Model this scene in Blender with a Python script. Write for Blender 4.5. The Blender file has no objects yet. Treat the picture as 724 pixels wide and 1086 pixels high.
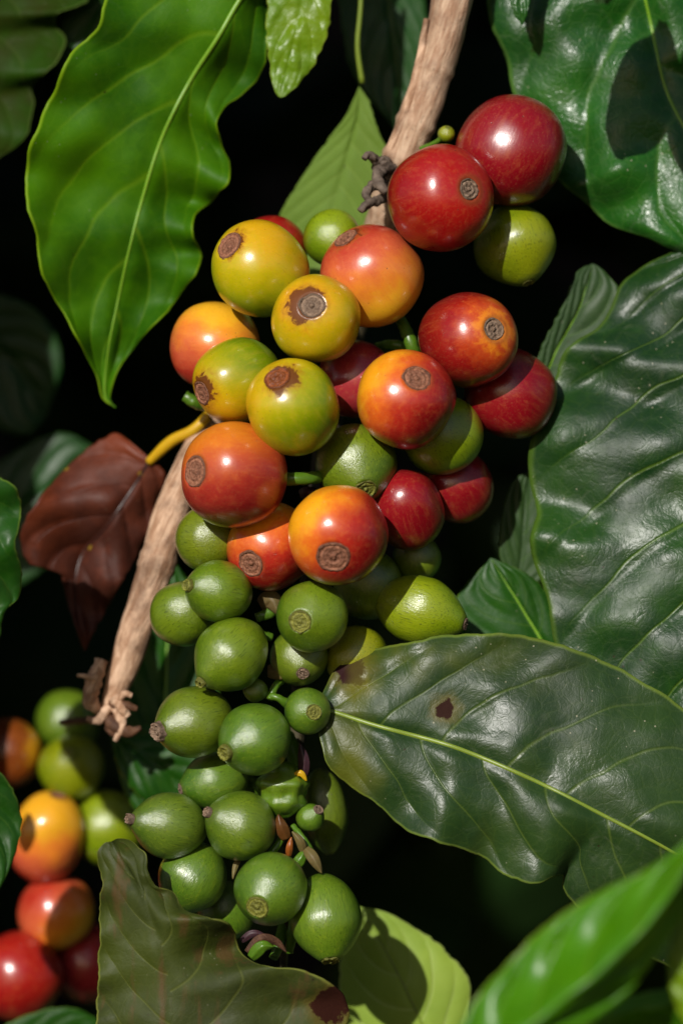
import bpy, math, random
from mathutils import Vector, Matrix, noise as mnoise
random.seed(7)
sc = bpy.context.scene
col = sc.collection
S = 0.00015            # metres per photograph unit at the subject plane
D = 0.60 / S           # lens to subject plane, in the same units

def P(x, y, d=0.0):
    k = (D + d) / D
    return Vector(((x - 362) * S * k, d * S, (543 - y) * S * k))

# ------------------------------------------------------------------ node helper
class NT:
    def __init__(s, name):
        s.m = bpy.data.materials.new(name); s.m.use_nodes = True
        s.t = s.m.node_tree; s.t.nodes.clear()
    def n(s, typ, ins=None, **kw):
        nd = s.t.nodes.new(typ)
        for k, v in kw.items(): setattr(nd, k, v)
        for k, v in (ins or {}).items(): s.set(nd.inputs[k], v)
        return nd
    def set(s, sock, v):
        if isinstance(v, bpy.types.NodeSocket): s.t.links.new(v, sock)
        elif isinstance(v, bpy.types.Node): s.t.links.new(v.outputs[0], sock)
        else:
            if sock.type == 'RGBA' and len(v) == 3: v = (*v, 1)
            sock.default_value = v
    def math(s, op, a, b=0.0, c=0.0, clamp=False):
        nd = s.t.nodes.new('ShaderNodeMath'); nd.operation = op; nd.use_clamp = clamp
        s.set(nd.inputs[0], a); s.set(nd.inputs[1], b); s.set(nd.inputs[2], c)
        return nd.outputs[0]
    def vm(s, op, a, b=(0, 0, 0), out=0):
        nd = s.t.nodes.new('ShaderNodeVectorMath'); nd.operation = op
        s.set(nd.inputs[0], a); s.set(nd.inputs[1], b)
        return nd.outputs[out]
    def mix(s, f, a, b, blend='MIX'):
        nd = s.t.nodes.new('ShaderNodeMix'); nd.data_type = 'RGBA'; nd.blend_type = blend
        s.set(nd.inputs[0], f); s.set(nd.inputs[6], a); s.set(nd.inputs[7], b)
        return nd.outputs[2]
    def ramp(s, f, stops, interp='LINEAR'):
        nd = s.t.nodes.new('ShaderNodeValToRGB'); cr = nd.color_ramp; cr.interpolation = interp
        while len(cr.elements) < len(stops): cr.elements.new(0.5)
        for e, (p, c) in zip(cr.elements, stops):
            e.position = p; e.color = (*c, 1) if len(c) == 3 else c
        s.set(nd.inputs[0], f)
        return nd.outputs[0]
    def ss(s, x, lo, hi):
        nd = s.t.nodes.new('ShaderNodeMapRange'); nd.interpolation_type = 'SMOOTHSTEP'
        s.set(nd.inputs[0], x); s.set(nd.inputs[1], lo); s.set(nd.inputs[2], hi)
        return nd.outputs[0]
    def noise(s, vec, scale, detail=3, rough=0.55, dist=0.0, color=False):
        nd = s.n('ShaderNodeTexNoise', {'Vector': vec, 'Scale': scale, 'Detail': detail, 'Roughness': rough, 'Distortion': dist})
        return nd.outputs[1 if color else 0]
    def vor(s, vec, scale, feature='F1', rnd=1.0):
        nd = s.n('ShaderNodeTexVoronoi', feature=feature)
        s.set(nd.inputs['Vector'], vec); nd.inputs['Scale'].default_value = scale
        nd.inputs['Randomness'].default_value = rnd
        return nd.outputs[0]
    def out(s, surf):
        o = s.n('ShaderNodeOutputMaterial'); s.set(o.inputs[0], surf); return s.m

def srgb(r, g, b):
    f = lambda c: (c / 255 / 12.92) if c / 255 <= 0.04045 else ((c / 255 + 0.055) / 1.055) ** 2.4
    return (f(r), f(g), f(b))

# ------------------------------------------------------------------ objects
def tag(o, label, cat, group=None, kind=None):
    if label: o['label'] = label
    if cat: o['category'] = cat
    if group: o['group'] = group
    if kind: o['kind'] = kind
    return o

def empty(name, loc, rot=None):
    o = bpy.data.objects.new(name, None); col.objects.link(o)
    o.empty_display_size = 0.005
    o.matrix_world = Matrix.Translation(loc) @ (rot.to_4x4() if rot else Matrix())
    return o

def mesh(name, verts, faces, mat, parent=None, smooth=True, uvs=None):
    me = bpy.data.meshes.new(name); me.from_pydata([tuple(v) for v in verts], [], faces)
    if uvs:
        uvl = me.uv_layers.new(name='UVMap')
        for l in me.loops: uvl.data[l.index].uv = uvs[l.vertex_index]
    if smooth: me.polygons.foreach_set('use_smooth', [True] * len(me.polygons))
    if mat: me.materials.append(mat)
    me.update()
    o = bpy.data.objects.new(name, me); col.objects.link(o)
    if parent:
        o.parent = parent
    return o

def lathe(prof, n=72, warp=None):
    """prof: list of (rho, z) from one pole to the other"""
    V, F = [], []
    rings = []
    for i, (r, z) in enumerate(prof):
        if r < 1e-9:
            rings.append([len(V)]); V.append(Vector((0, 0, z)))
        else:
            ring = []
            for k in range(n):
                a = 2 * math.pi * k / n
                ring.append(len(V)); V.append(Vector((r * math.cos(a), r * math.sin(a), z)))
            rings.append(ring)
    for A, B in zip(rings, rings[1:]):
        for k in range(n):
            k2 = (k + 1) % n
            if len(A) == 1 and len(B) == 1: continue
            if len(A) == 1: F.append((A[0], B[k2], B[k]))
            elif len(B) == 1: F.append((A[k], A[k2], B[0]))
            else: F.append((A[k], A[k2], B[k2], B[k]))
    if warp: V = [warp(v) for v in V]
    return V, F

def catmull(pts, n, closed=False):
    """n samples at equal arc length of a Catmull-Rom curve"""
    pts = [Vector(p) for p in pts]
    ext = [2 * pts[0] - pts[1]] + pts + [2 * pts[-1] - pts[-2]]
    dense = []
    for i in range(1, len(ext) - 2):
        p0, p1, p2, p3 = ext[i - 1:i + 3]
        for k in range(16):
            t = k / 16
            dense.append(0.5 * ((2 * p1) + (-p0 + p2) * t + (2 * p0 - 5 * p1 + 4 * p2 - p3) * t * t + (-p0 + 3 * p1 - 3 * p2 + p3) * t ** 3))
    dense.append(pts[-1])
    L = [0]
    for a, b in zip(dense, dense[1:]): L.append(L[-1] + (b - a).length)
    out = []; j = 0
    for i in range(n):
        s = L[-1] * i / (n - 1)
        while j < len(L) - 2 and L[j + 1] < s: j += 1
        f = (s - L[j]) / max(1e-9, L[j + 1] - L[j])
        out.append(dense[j].lerp(dense[j + 1], min(1, max(0, f))))
    return out

def tube(path, radii, n=20, bump=None, flat=1.0, cap=True):
    """path in world coordinates; radii world"""
    V, F = [], []
    m = len(path)
    up = Vector((0, -1, 0))
    for i, p in enumerate(path):
        t = (path[min(i + 1, m - 1)] - path[max(i - 1, 0)]).normalized()
        a = t.cross(up)
        if a.length < 1e-4: a = t.cross(Vector((1, 0, 0)))
        a.normalize(); b = a.cross(t).normalized()
        for k in range(n):
            th = 2 * math.pi * k / n
            r = radii[i]
            if bump: r *= bump(i / (m - 1), th)
            V.append(p + a * (r * math.cos(th)) + b * (r * flat * math.sin(th)))
    for i in range(m - 1):
        for k in range(n):
            k2 = (k + 1) % n
            F.append((i * n + k, i * n + k2, (i + 1) * n + k2, (i + 1) * n + k))
    if cap:
        V.append(path[0]); V.append(path[-1])
        c0, c1 = len(V) - 2, len(V) - 1
        for k in range(n):
            k2 = (k + 1) % n
            F.append((c0, k2, k)); F.append((c1, (m - 1) * n + k, (m - 1) * n + k2))
    return V, F

def rad_interp(rs, m):
    out = []
    for i in range(m):
        t = i / (m - 1) * (len(rs) - 1); j = min(int(t), len(rs) - 2); f = t - j
        f = f * f * (3 - 2 * f)
        out.append((rs[j] * (1 - f) + rs[j + 1] * f) * S)
    return out

# ------------------------------------------------------------------ berry materials
def fruit_mat(name, R, rot, stops, g, seed, blotch=0.0, blotch_dir=0.0, rough=0.24, green=False, amp=0.22, dust=0.5, streak=0.5):
    """stops: pigment ramp running along direction g (x right, y up, z away) over the skin"""
    t = NT(name)
    oc = t.n('ShaderNodeTexCoord').outputs['Object']
    v = t.vm('MULTIPLY', oc, (1 / R, 1 / R, 1 / R))
    gw = Vector((g[0], g[2], g[1])).normalized()
    gl = rot.transposed() @ gw
    vs = t.vm('ADD', v, (seed * 3.1, seed * 1.7, seed * 5.3))
    d = t.vm('DOT_PRODUCT', v, tuple(gl), out=1)
    # meridian streaks, stretched pole to pole
    st = t.vm('MULTIPLY', vs, (7, 7, 0.9))
    stn = t.noise(st, 1.4, 4, 0.6, 0.4)
    st2 = t.noise(t.vm('MULTIPLY', vs, (13, 13, 1.6)), 2.2, 3, 0.6, 0.2)
    big = t.noise(vs, 1.3, 3, 0.5)
    f = t.math('MULTIPLY_ADD', d, 0.5, 0.5)
    f = t.math('ADD', f, t.math('MULTIPLY', t.math('SUBTRACT', big, 0.5), amp * 2))
    f = t.math('ADD', f, t.math('MULTIPLY', t.math('SUBTRACT', t.noise(vs, 4.2, 5, 0.65, 0.3), 0.5), 0.26))
    f = t.math('ADD', f, t.math('MULTIPLY', t.math('SUBTRACT', stn, 0.5), amp * 0.55 * streak))
    c = t.ramp(f, stops)
    # streak shade and faint mottling
    if green:
        c = t.mix(t.ss(stn, 0.50, 0.72), c, t.mix(0.35, c, srgb(132, 150, 30)))
        c = t.mix(t.math('MULTIPLY', t.ss(st2, 0.54, 0.68), 0.60), c, srgb(36, 54, 12))
    else:
        c = t.mix(t.math('MULTIPLY', t.ss(stn, 0.48, 0.70), 0.10), c, (0.55, 0.22, 0.05, 1), 'SCREEN')
        c = t.mix(t.math('MULTIPLY', t.ss(st2, 0.56, 0.74), 0.16), c, (0.22, 0.012, 0.012, 1))
    fine = t.noise(vs, 26, 3, 0.6)
    c = t.mix(t.math('MULTIPLY', t.ss(fine, 0.5, 0.75), 0.0 if green else 0.08), c, (0.7, 0.4, 0.15, 1))
    # small dark corky flecks
    spn = t.vor(vs, 5.5)
    sp = t.math('MULTIPLY', t.ss(spn, 0.085, 0.045), t.ss(t.noise(vs, 2.6, 2), 0.46, 0.56))
    c = t.mix(t.math('MULTIPLY', sp, 0.75), c, srgb(70, 38, 18))
    # dust scuffs
    du = t.math('MULTIPLY', t.ss(t.noise(t.vm('MULTIPLY', vs, (9, 5, 7)), 2.6, 5, 0.7, 1.2), 0.62, 0.85), (0.08 if green else 0.30) * dust)
    pd = t.math('MULTIPLY', t.ss(t.vor(vs, 13.0), 0.06, 0.03), 0.5 * dust)
    dm = t.math('MAXIMUM', du, pd)
    c = t.mix(dm, c, srgb(205, 190, 170))
    # cork stain around the calyx end
    sx = t.n('ShaderNodeSeparateXYZ', {0: v})
    bl_ = rot.transposed() @ Vector((math.cos(blotch_dir), 0, math.sin(blotch_dir))); bl_.z = 0
    off = tuple(bl_.normalized() * (0.04 + 0.17 * blotch))
    vv = t.vm('SUBTRACT', v, off)
    vv = t.vm('MULTIPLY', vv, (1, 1, 0))
    rho = t.vm('LENGTH', vv, out=1)
    rn = t.math('ADD', rho, t.math('MULTIPLY', t.math('SUBTRACT', t.noise(vs, 5.0, 5, 0.65, 0.6), 0.5), -0.62 if blotch else -0.08))
    up = t.ss(sx.outputs[2], 0.2, 0.5)
    if blotch:
        c = t.mix(t.math('MULTIPLY', t.math('MULTIPLY', t.ss(rn, 0.42 + blotch * 0.36, 0.26 + blotch * .12), up), 0.55), c, srgb(150, 80, 20))
        bl = t.math('MULTIPLY', t.ss(rn, 0.27 + blotch * 0.30, 0.22 + blotch * 0.27), up)
        c = t.mix(t.math('MULTIPLY', bl, 0.88), c, srgb(88, 38, 16))
    else:
        bl = t.math('MULTIPLY', t.ss(rn, 0.37, 0.25), up)
        c = t.mix(t.math('MULTIPLY', bl, 0.55), c, srgb(118, 70, 34) if not green else srgb(70, 84, 26))
    # bump
    b1 = t.math('MULTIPLY', stn, 0.5 if green else 0.12)
    lin = t.noise(t.vm('MULTIPLY', vs, (22, 22, 2.2)), 2.2, 4, 0.7, 0.5)
    b1 = t.math('ADD', b1, t.math('MULTIPLY', lin, 0.38 if green else 0.07))
    b1 = t.math('ADD', b1, t.math('MULTIPLY', st2, 0.45 if green else 0.08))
    b1 = t.math('ADD', b1, t.math('MULTIPLY', t.noise(vs, 30, 3, 0.6), 0.06))
    b1 = t.math('ADD', b1, t.math('MULTIPLY', big, 0.6))
    b1 = t.math('SUBTRACT', b1, t.math('MULTIPLY', sp, 0.3))
    bp = t.n('ShaderNodeBump', {'Height': b1, 'Strength': 0.45 if green else 0.6, 'Distance': 0.00022 if green else 0.00018})
    rg = t.math('ADD', rough, t.math('MULTIPLY', t.noise(vs, 9, 4, 0.7), 0.14))
    rg = t.math('ADD', rg, t.math('MULTIPLY', dm, 0.35))
    rg = t.math('ADD', rg, t.math('MULTIPLY', bl, 0.25))
    pr = t.n('ShaderNodeBsdfPrincipled', {'Base Color': c, 'Roughness': rg, 'Normal': bp.outputs[0], 'IOR': 1.46, 'Specular IOR Level': t.math('MULTIPLY_ADD', bl, -.35, .6),
             'Subsurface Weight': 0.05, 'Subsurface Scale': 0.001, 'Subsurface Radius': (1, 0.45, 0.2) if not green else (0.6, 1, 0.2),
             'Coat Weight': t.math('MULTIPLY_ADD', bl, -.3, .8 if green else .45), 'Coat Normal': bp.outputs[0], 'Coat Roughness': 0.21 if green else 0.15})
    return t.out(pr)

def scar_mat(name, R, seed, dark, light, wet=0.0, rr0=.3):
    t = NT(name)
    oc = t.n('ShaderNodeTexCoord').outputs['Object']
    v = t.vm('MULTIPLY', oc, (1 / R, 1 / R, 1 / R))
    rho = t.vm('LENGTH', t.vm('MULTIPLY', v, (1, 1, 0)), out=1)
    n1 = t.noise(t.vm('ADD', v, (seed, 0, seed)), 5, 5, 0.7, 0.5)
    rr = t.math('ADD', rho, t.math('MULTIPLY', t.math('SUBTRACT', n1, 0.5), 0.06))
    rings = t.math('MULTIPLY_ADD', t.math('SINE', t.math('MULTIPLY', rr, 95.0)), 0.5, 0.5)
    n2 = t.noise(t.vm('ADD', v, (seed, 2, seed)), 22, 4, 0.7)
    f = t.math('ADD', t.math('MULTIPLY', rings, 0.09), t.math('MULTIPLY', n2, 0.85))
    c = t.ramp(f, [(0.30, dark), (0.75, light)])
    qq = t.math('DIVIDE', rr, rr0)
    tone = t.ramp(qq, [(0, (.35,) * 3), (.12, (.9,) * 3), (.24, (.45,) * 3), (.42, (.8,) * 3), (.55, (.6,) * 3), (.72, (1.05,) * 3), (.84, (.95,) * 3), (.93, (.30,) * 3), (1.0, (.45,) * 3)])
    c = t.mix(.8, c, tone, 'MULTIPLY')
    c = t.mix(t.math('MULTIPLY', t.ss(n1, 0.52, 0.66), 0.5), c, tuple(x * 0.35 for x in dark))
    bp = t.n('ShaderNodeBump', {'Height': t.math('ADD', t.math('MULTIPLY', n2, 1.0), t.math('MULTIPLY', rings, 0.15)), 'Strength': 0.8, 'Distance': 0.0002})
    pr = t.n('ShaderNodeBsdfPrincipled', {'Base Color': c, 'Roughness': 0.7 - 0.35 * wet, 'Normal': bp.outputs[0], 'IOR': 1.4})
    return t.out(pr)

# pigments
G1 = [(0.15, srgb(56, 86, 6)), (0.55, srgb(80, 110, 10)), (0.9, srgb(106, 130, 18))]
G2 = [(0.15, srgb(46, 80, 8)), (0.55, srgb(68, 102, 14)), (0.9, srgb(96, 124, 24))]
G3 = [(0.10, srgb(80, 112, 4)), (0.55, srgb(108, 136, 6)), (0.9, srgb(138, 156, 12))]
YG = [(0.18, srgb(104, 130, 4)), (0.45, srgb(148, 152, 6)), (0.78, srgb(184, 162, 8)), (1.0, srgb(206, 156, 12))]
RED = [(0.15, srgb(92, 6, 10)), (0.55, srgb(136, 11, 15)), (0.95, srgb(160, 24, 18))]
RIM = [(0.30, srgb(104, 8, 12)), (0.80, srgb(148, 22, 18)), (0.94, srgb(190, 66, 24)), (1.0, srgb(222, 122, 26))]
DRED = [(0.15, srgb(76, 4, 12)), (0.55, srgb(112, 6, 18)), (0.9, srgb(134, 12, 24))]
PINK = [(0.15, srgb(96, 8, 22)), (0.6, srgb(132, 22, 36)), (0.95, srgb(156, 40, 48))]
ORR = [(0.22, srgb(126, 14, 16)), (0.48, srgb(172, 40, 26)), (0.72, srgb(212, 96, 28)), (0.92, srgb(234, 156, 22))]
ORG = [(0.12, srgb(172, 46, 32)), (0.40, srgb(200, 88, 54)), (0.70, srgb(224, 130, 40)), (0.92, srgb(230, 170, 34))]
SAL = [(0.12, srgb(112, 18, 20)), (0.45, srgb(156, 44, 32)), (0.72, srgb(188, 80, 34)), (0.95, srgb(214, 120, 28))]

DSC_RIPE = (srgb(112, 62, 42), srgb(184, 130, 100))
DSC_GREY = (srgb(98, 74, 58), srgb(176, 150, 126))
DSC_GRN = (srgb(84, 88, 20), srgb(168, 166, 72))
DSC_WET = (srgb(104, 48, 18), srgb(176, 100, 54))

# name, x, y, r, elongation, disc offset (dx, dy) or ('ax', x, y, z), disc radius, depth hint, pigment, gradient dir, kind opts, label
# order is front to back: every berry is pushed back until it clears those before it
B = []
def add(x, y, r, e, disc, dr, d, stops, g, label, scar=DSC_RIPE, green=False, nip=0.0, **kw):
    if green and scar is DSC_RIPE: scar = DSC_GRN
    B.append(dict(x=x, y=y, r=r, e=e, disc=disc, dr=dr, d=d, stops=stops, g=g, label=label, scar=scar, green=green, nip=nip, kw=kw))

# ---- ripening cluster
add(358, 568, 53, 1.0, (-5, 23), 18, -85, ORR, (-.75, .55, -.1), 'orange cherry blushing red on its right flank, broad brown calyx disc low on its face')
add(311, 432, 50, 1.04, (-17, -31), 15, -75, YG, (-.75, .5, 0), 'yellow-green cherry with a glossy brown calyx disc near its top, above the horizontal green stalk', scar=DSC_WET, blotch=0.35, blotch_dir=-0.5)
add(430, 424, 53, 0.98, (11, -22), 16, -60, ORR, (-.78, .5, -.12), 'orange and crimson cherry with a large oval brown calyx disc, right of the cluster centre')
add(248, 504, 56, 1.0, (-41, -4), 18, -60, SAL, (-.25, .85, -.1), 'big orange-red cherry with its calyx disc at the far left, beside the pale bare twig')
add(335, 338, 48, 1.0, (-4, -12), 14, -50, YG, (-.2, .4, -.9), 'small yellow cherry with a ragged dark brown stain beside its grey calyx disc', scar=DSC_GREY, blotch=0.62, blotch_dir=2.9)
add(467, 210, 57, 0.98, (29, -6), 12, -30, RED, (.5, .2, -.8), 'round red cherry with a small grey calyx disc, in front of the largest red one', scar=DSC_GREY)
add(497, 360, 52, 1.06, (25, -9), 12, -20, RIM, (.48, .17, -.86), 'red cherry with an orange glow round its small grey disc, above a dark red one', scar=DSC_GREY, amp=.05)
add(276, 286, 51, 1.08, (-33, -24), 16, -20, YG, (.05, .8, -.6), 'yellow cherry tinged green below, calyx disc at upper left, topmost of the yellow ones', blotch=0.10, blotch_dir=0.4)
add(394, 292, 54, 1.02, (-28, -39), 14, -5, ORG, (.35, -.8, -.1), 'peach-orange cherry fading to yellow below, dark calyx disc at its top left', blotch=0.05)
add(378, 492, 42, 1.10, (9, 26), 15, -10, G1, (-.3, .5, -.5), 'olive-green cherry with a tiny round pit, touching the orange cherry with the broad disc', scar=DSC_GRN, green=True)
add(252, 403, 45, 1.10, (-38, 15), 13, -20, YG, (-.75, -.65, 0), 'green cherry turning yellow, calyx disc on its left side, above the big orange-red one', blotch=0.4, blotch_dir=0.7)
add(287, 580, 46, 1.06, (-21, 18), 15, -10, ORR, (-.2, .8, -.1), 'orange-red cherry wedged between the big orange-red one and the one with the broad disc')
add(228, 367, 47, 1.02, ('ax', -.7, .1, .5), 10, 0, ORG, (.3, .75, -.2), 'orange cherry without visible disc, peeping out at the left behind the yellow ones')
add(542, 160, 60, 1.0, ('ax', -.35, -.80, -.12), 12, 30, DRED, (-.2, .2, -.7), 'largest deep red cherry at the very top, pressed against the shiny leaf', dust=1.0)
add(378, 402, 42, 1.0, ('ax', .3, -.3, .8), 10, 20, PINK, (-.1, -.2, -.9), 'pinkish crimson cherry mostly hidden in the middle of the cluster, behind the two discs')
add(432, 541, 38, 1.2, ('ax', .2, -.7, .5), 10, 0, DRED, (-.5, .1, -.8), 'oval wine-red cherry between the olive-green one and the dark red one behind')
add(541, 418, 49, 1.02, ('ax', .5, -.3, .6), 10, 40, DRED, (.2, -.1, -.7), 'dark red cherry half shaded under the red one with the orange glow')
add(469, 461, 42, 1.06, ('ax', .3, -.5, .7), 10, 0, G3, (.2, .2, -.6), 'lime-green cherry below the orange and crimson one, half in its shadow', green=True)
add(486, 516, 38, 1.06, ('ax', .4, -.5, .6), 10, 50, DRED, (-.1, -.3, -.8), 'dark red cherry at the lower right edge of the ripe cluster, below the lime-green one')
add(288, 266, 38, 1.0, ('ax', .3, .6, .7), 10, 40, RED, (0, 0, -1), 'red cherry of which only a rim shows behind the top yellow one')
add(352, 252, 30, 1.05, ('ax', -.2, .5, .8), 8, 30, G3, (.1, .5, -.5), 'small lime cherry tucked behind the peach-orange one near the pale leaf', green=True)
add(545, 260, 43, 1.0, ('ax', .25, -.72, -.25), 9, 52, G3, (.5, -.2, -.4), 'lime-green cherry half in shadow beneath the two top red cherries', green=True)
# ---- green part
GR = dict(scar=DSC_GRN, green=True)
add(331, 654, 37, 1.06, (-12, 4), 16, -55, G1, (.2, .2, -.7), 'green cherry with a ringed beak-like disc facing the lens, just below the ripe ones', nip=.5, **GR)
add(232, 627, 32, 1.20, (-28, -6), 10, -35, G1, (.3, .2, -.7), 'oval green cherry lying on its side with a small ringed tip at its left end', nip=.9, **GR)
add(245, 694, 37, 1.16, (-27, 25), 8, -45, G1, (.3, .3, -.7), 'green cherry with a tiny wet tip at lower left, above the two biggest side-lying greens', nip=.8, **GR)
add(270, 784, 37, 1.10, (-27, 11), 12, -60, G2, (.3, .3, -.7), 'plump green cherry with an olive ringed tip on its left, touching the small round one', nip=.8, **GR)
add(326, 754, 24, 1.05, (7, 0), 11, -45, G2, (.1, .2, -.7), 'small round green cherry with a ringed disc, next to the base of the spotted leaf', nip=.4, **GR)
add(445, 647, 36, 1.34, (43, 13), 9, 0, G3, (-.3, .3, -.7), 'long yellow-green cherry with a brown-tipped end, resting above the spotted leaf', scar=DSC_GREY, green=True, nip=.7)
add(206, 766, 37, 1.20, (-33, 7), 13, -30, G1, (.3, .3, -.6), 'green cherry with a thick grey-brown corky tip, at the left of the green cluster', scar=DSC_GREY, green=True, nip=1.2)
add(287, 943, 38, 1.10, (-13, 15), 18, -70, G2, (.2, .2, -.6), 'green cherry with a wide ringed olive disc, lowest in front', nip=.35, **GR)
add(345, 973, 38, 1.22, (5, 41), 14, -45, G2, (-.1, .2, -.7), 'egg-shaped green cherry standing on its brown-rimmed tip, bottom of the cluster', scar=DSC_GRN, green=True, nip=.6)
add(255, 876, 36, 1.06, (-29, -14), 8, -40, G2, (.3, .2, -.7), 'green cherry with a bark-like sliver at its upper left, right of the grey-tipped one', scar=DSC_GREY, green=True, nip=.8)
add(180, 875, 34, 1.22, (-34, -7), 8, -25, G2, (.3, .2, -.7), 'green cherry with a pointed grey tip, just above the curled olive leaf', scar=DSC_GREY, green=True, nip=1.4)
add(204, 931, 36, 1.06, ('ax', -.5, -.75, -.1), 8, -20, G2, (.2, .3, -.6), 'green cherry cradled by the curled edge of the olive leaf', nip=.7, **GR)
add(317, 697, 30, 1.05, (4, 15), 9, -5, G1, (.2, .2, -.7), 'small green cherry with a grey star-shaped disc under the beak-like one', scar=DSC_GREY, green=True, nip=.3)
add(378, 697, 33, 1.06, ('ax', .3, -.1, .8), 8, 10, G3, (-.2, .3, -.6), 'yellow-green cherry half covered by the brown corner of the spotted leaf', green=True)
add(220, 572, 34, 1.06, ('ax', -.6, .1, .5), 8, 10, G1, (0, .2, -.7), 'green cherry shaded by the big orange-red one, highest of the greens', green=True)
add(194, 651, 34, 1.10, ('ax', -.5, -.4, .5), 8, 10, G1, (-.2, 0, -.6), 'green cherry behind the side-lying oval one, next to the bare twig', green=True)
add(390, 620, 36, 1.1, ('ax', .2, -.6, .6), 8, 10, G1, (0, 0, -.7), 'dark green cherry in the shade under the orange one with the broad disc', green=True)
add(442, 592, 25, 1.05, ('ax', .1, -.6, .6), 6, 50, G2, (0, 0, -.7), 'little green cherry in the gap under the oval wine-red one', green=True)
add(271, 732, 13, 1.05, ('ax', -.7, .1, -.3), 3, -20, G2, (0, .2, -.7), 'tiny green fruitlet on a short stalk between larger green cherries', green=True)
add(228, 828, 30, 1.2, (-33, 8), 9, 10, G2, (.3, .2, -.6), 'green cherry in the dark gap beneath the corky-tipped one', scar=DSC_GREY, green=True, nip=.6)
add(329, 867, 15, 1.15, (9, -9), 7, -20, G2, (-.2, 0, -.7), 'smallest knobbly green fruitlet with a beige tip beside the red-tipped stipules', scar=DSC_GREY, green=True, nip=1.2)
add(344, 860, 24, 1.85, ('ax', .12, -.95, .1), 7, 50, G2, (.1, .2, -.7), 'long narrow green cherry standing behind the knobbly fruitlet', green=True)
add(240, 966, 30, 1.1, ('ax', .2, -.6, .5), 7, 45, G2, (0, .2, -.7), 'green cherry glimpsed between the olive leaf and the lowest front one', green=True)
add(473, 142, 9, 1.05, ('ax', .1, .6, -.6), 3, 40, G3, (0, .3, -.7), 'pea-sized green bud beside the thick stem above the red cherries', green=True)
N_MAIN = len(B)
# ---- out-of-focus neighbours, lower left
add(50, 888, 40, 1.28, ('ax', .25, .9, -.25), 8, 300, ORG, (.1, .5, -.4), 'blurred orange cherry with a hard dark shadow spot, lower left corner group', green=False)
add(76, 814, 36, 1.0, (-2, -17), 7, 320, G3, (.2, .3, -.6), 'blurred round green cherry with a faint disc under the frayed twig end', green=True)
add(116, 880, 39, 1.12, ('ax', .2, -.85, .2), 7, 330, G3, (.1, .3, -.5), 'blurred yellow-green cherry next to the orange one, behind the olive leaf', green=True)
add(60, 968, 41, 1.0, ('ax', -.5, -.3, .6), 8, 320, ORG, (.5, -.5, 0), 'blurred orange-red cherry with a yellow rim, below the orange shadowed one')
add(20, 1036, 48, 1.0, ('ax', -.3, -.5, .6), 8, 300, RED, (.2, .3, -.5), 'blurred bright red cherry at the lower left frame edge')
add(95, 1022, 43, 1.0, ('ax', -.3, -.5, .6), 8, 360, PINK, (0, .1, -.5), 'blurred crimson cherry partly behind the olive leaf, right of the bright red one')
add(72, 765, 35, 1.0, ('ax', .3, .3, .6), 7, 380, G1, (.1, .3, -.5), 'blurred green cherry directly behind the one with the faint disc', green=True)
add(8, 798, 37, 1.05, ('ax', -.3, .3, .6), 8, 360, [(.3, srgb(84, 34, 14)), (.75, srgb(130, 66, 16)), (.95, srgb(196, 140, 20))], (.95, .1, 0), 'blurred cherry with painted brown shade and a yellow right edge at the left frame edge')  # shade painted into the skin: dark brown, turning yellow at the right

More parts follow.
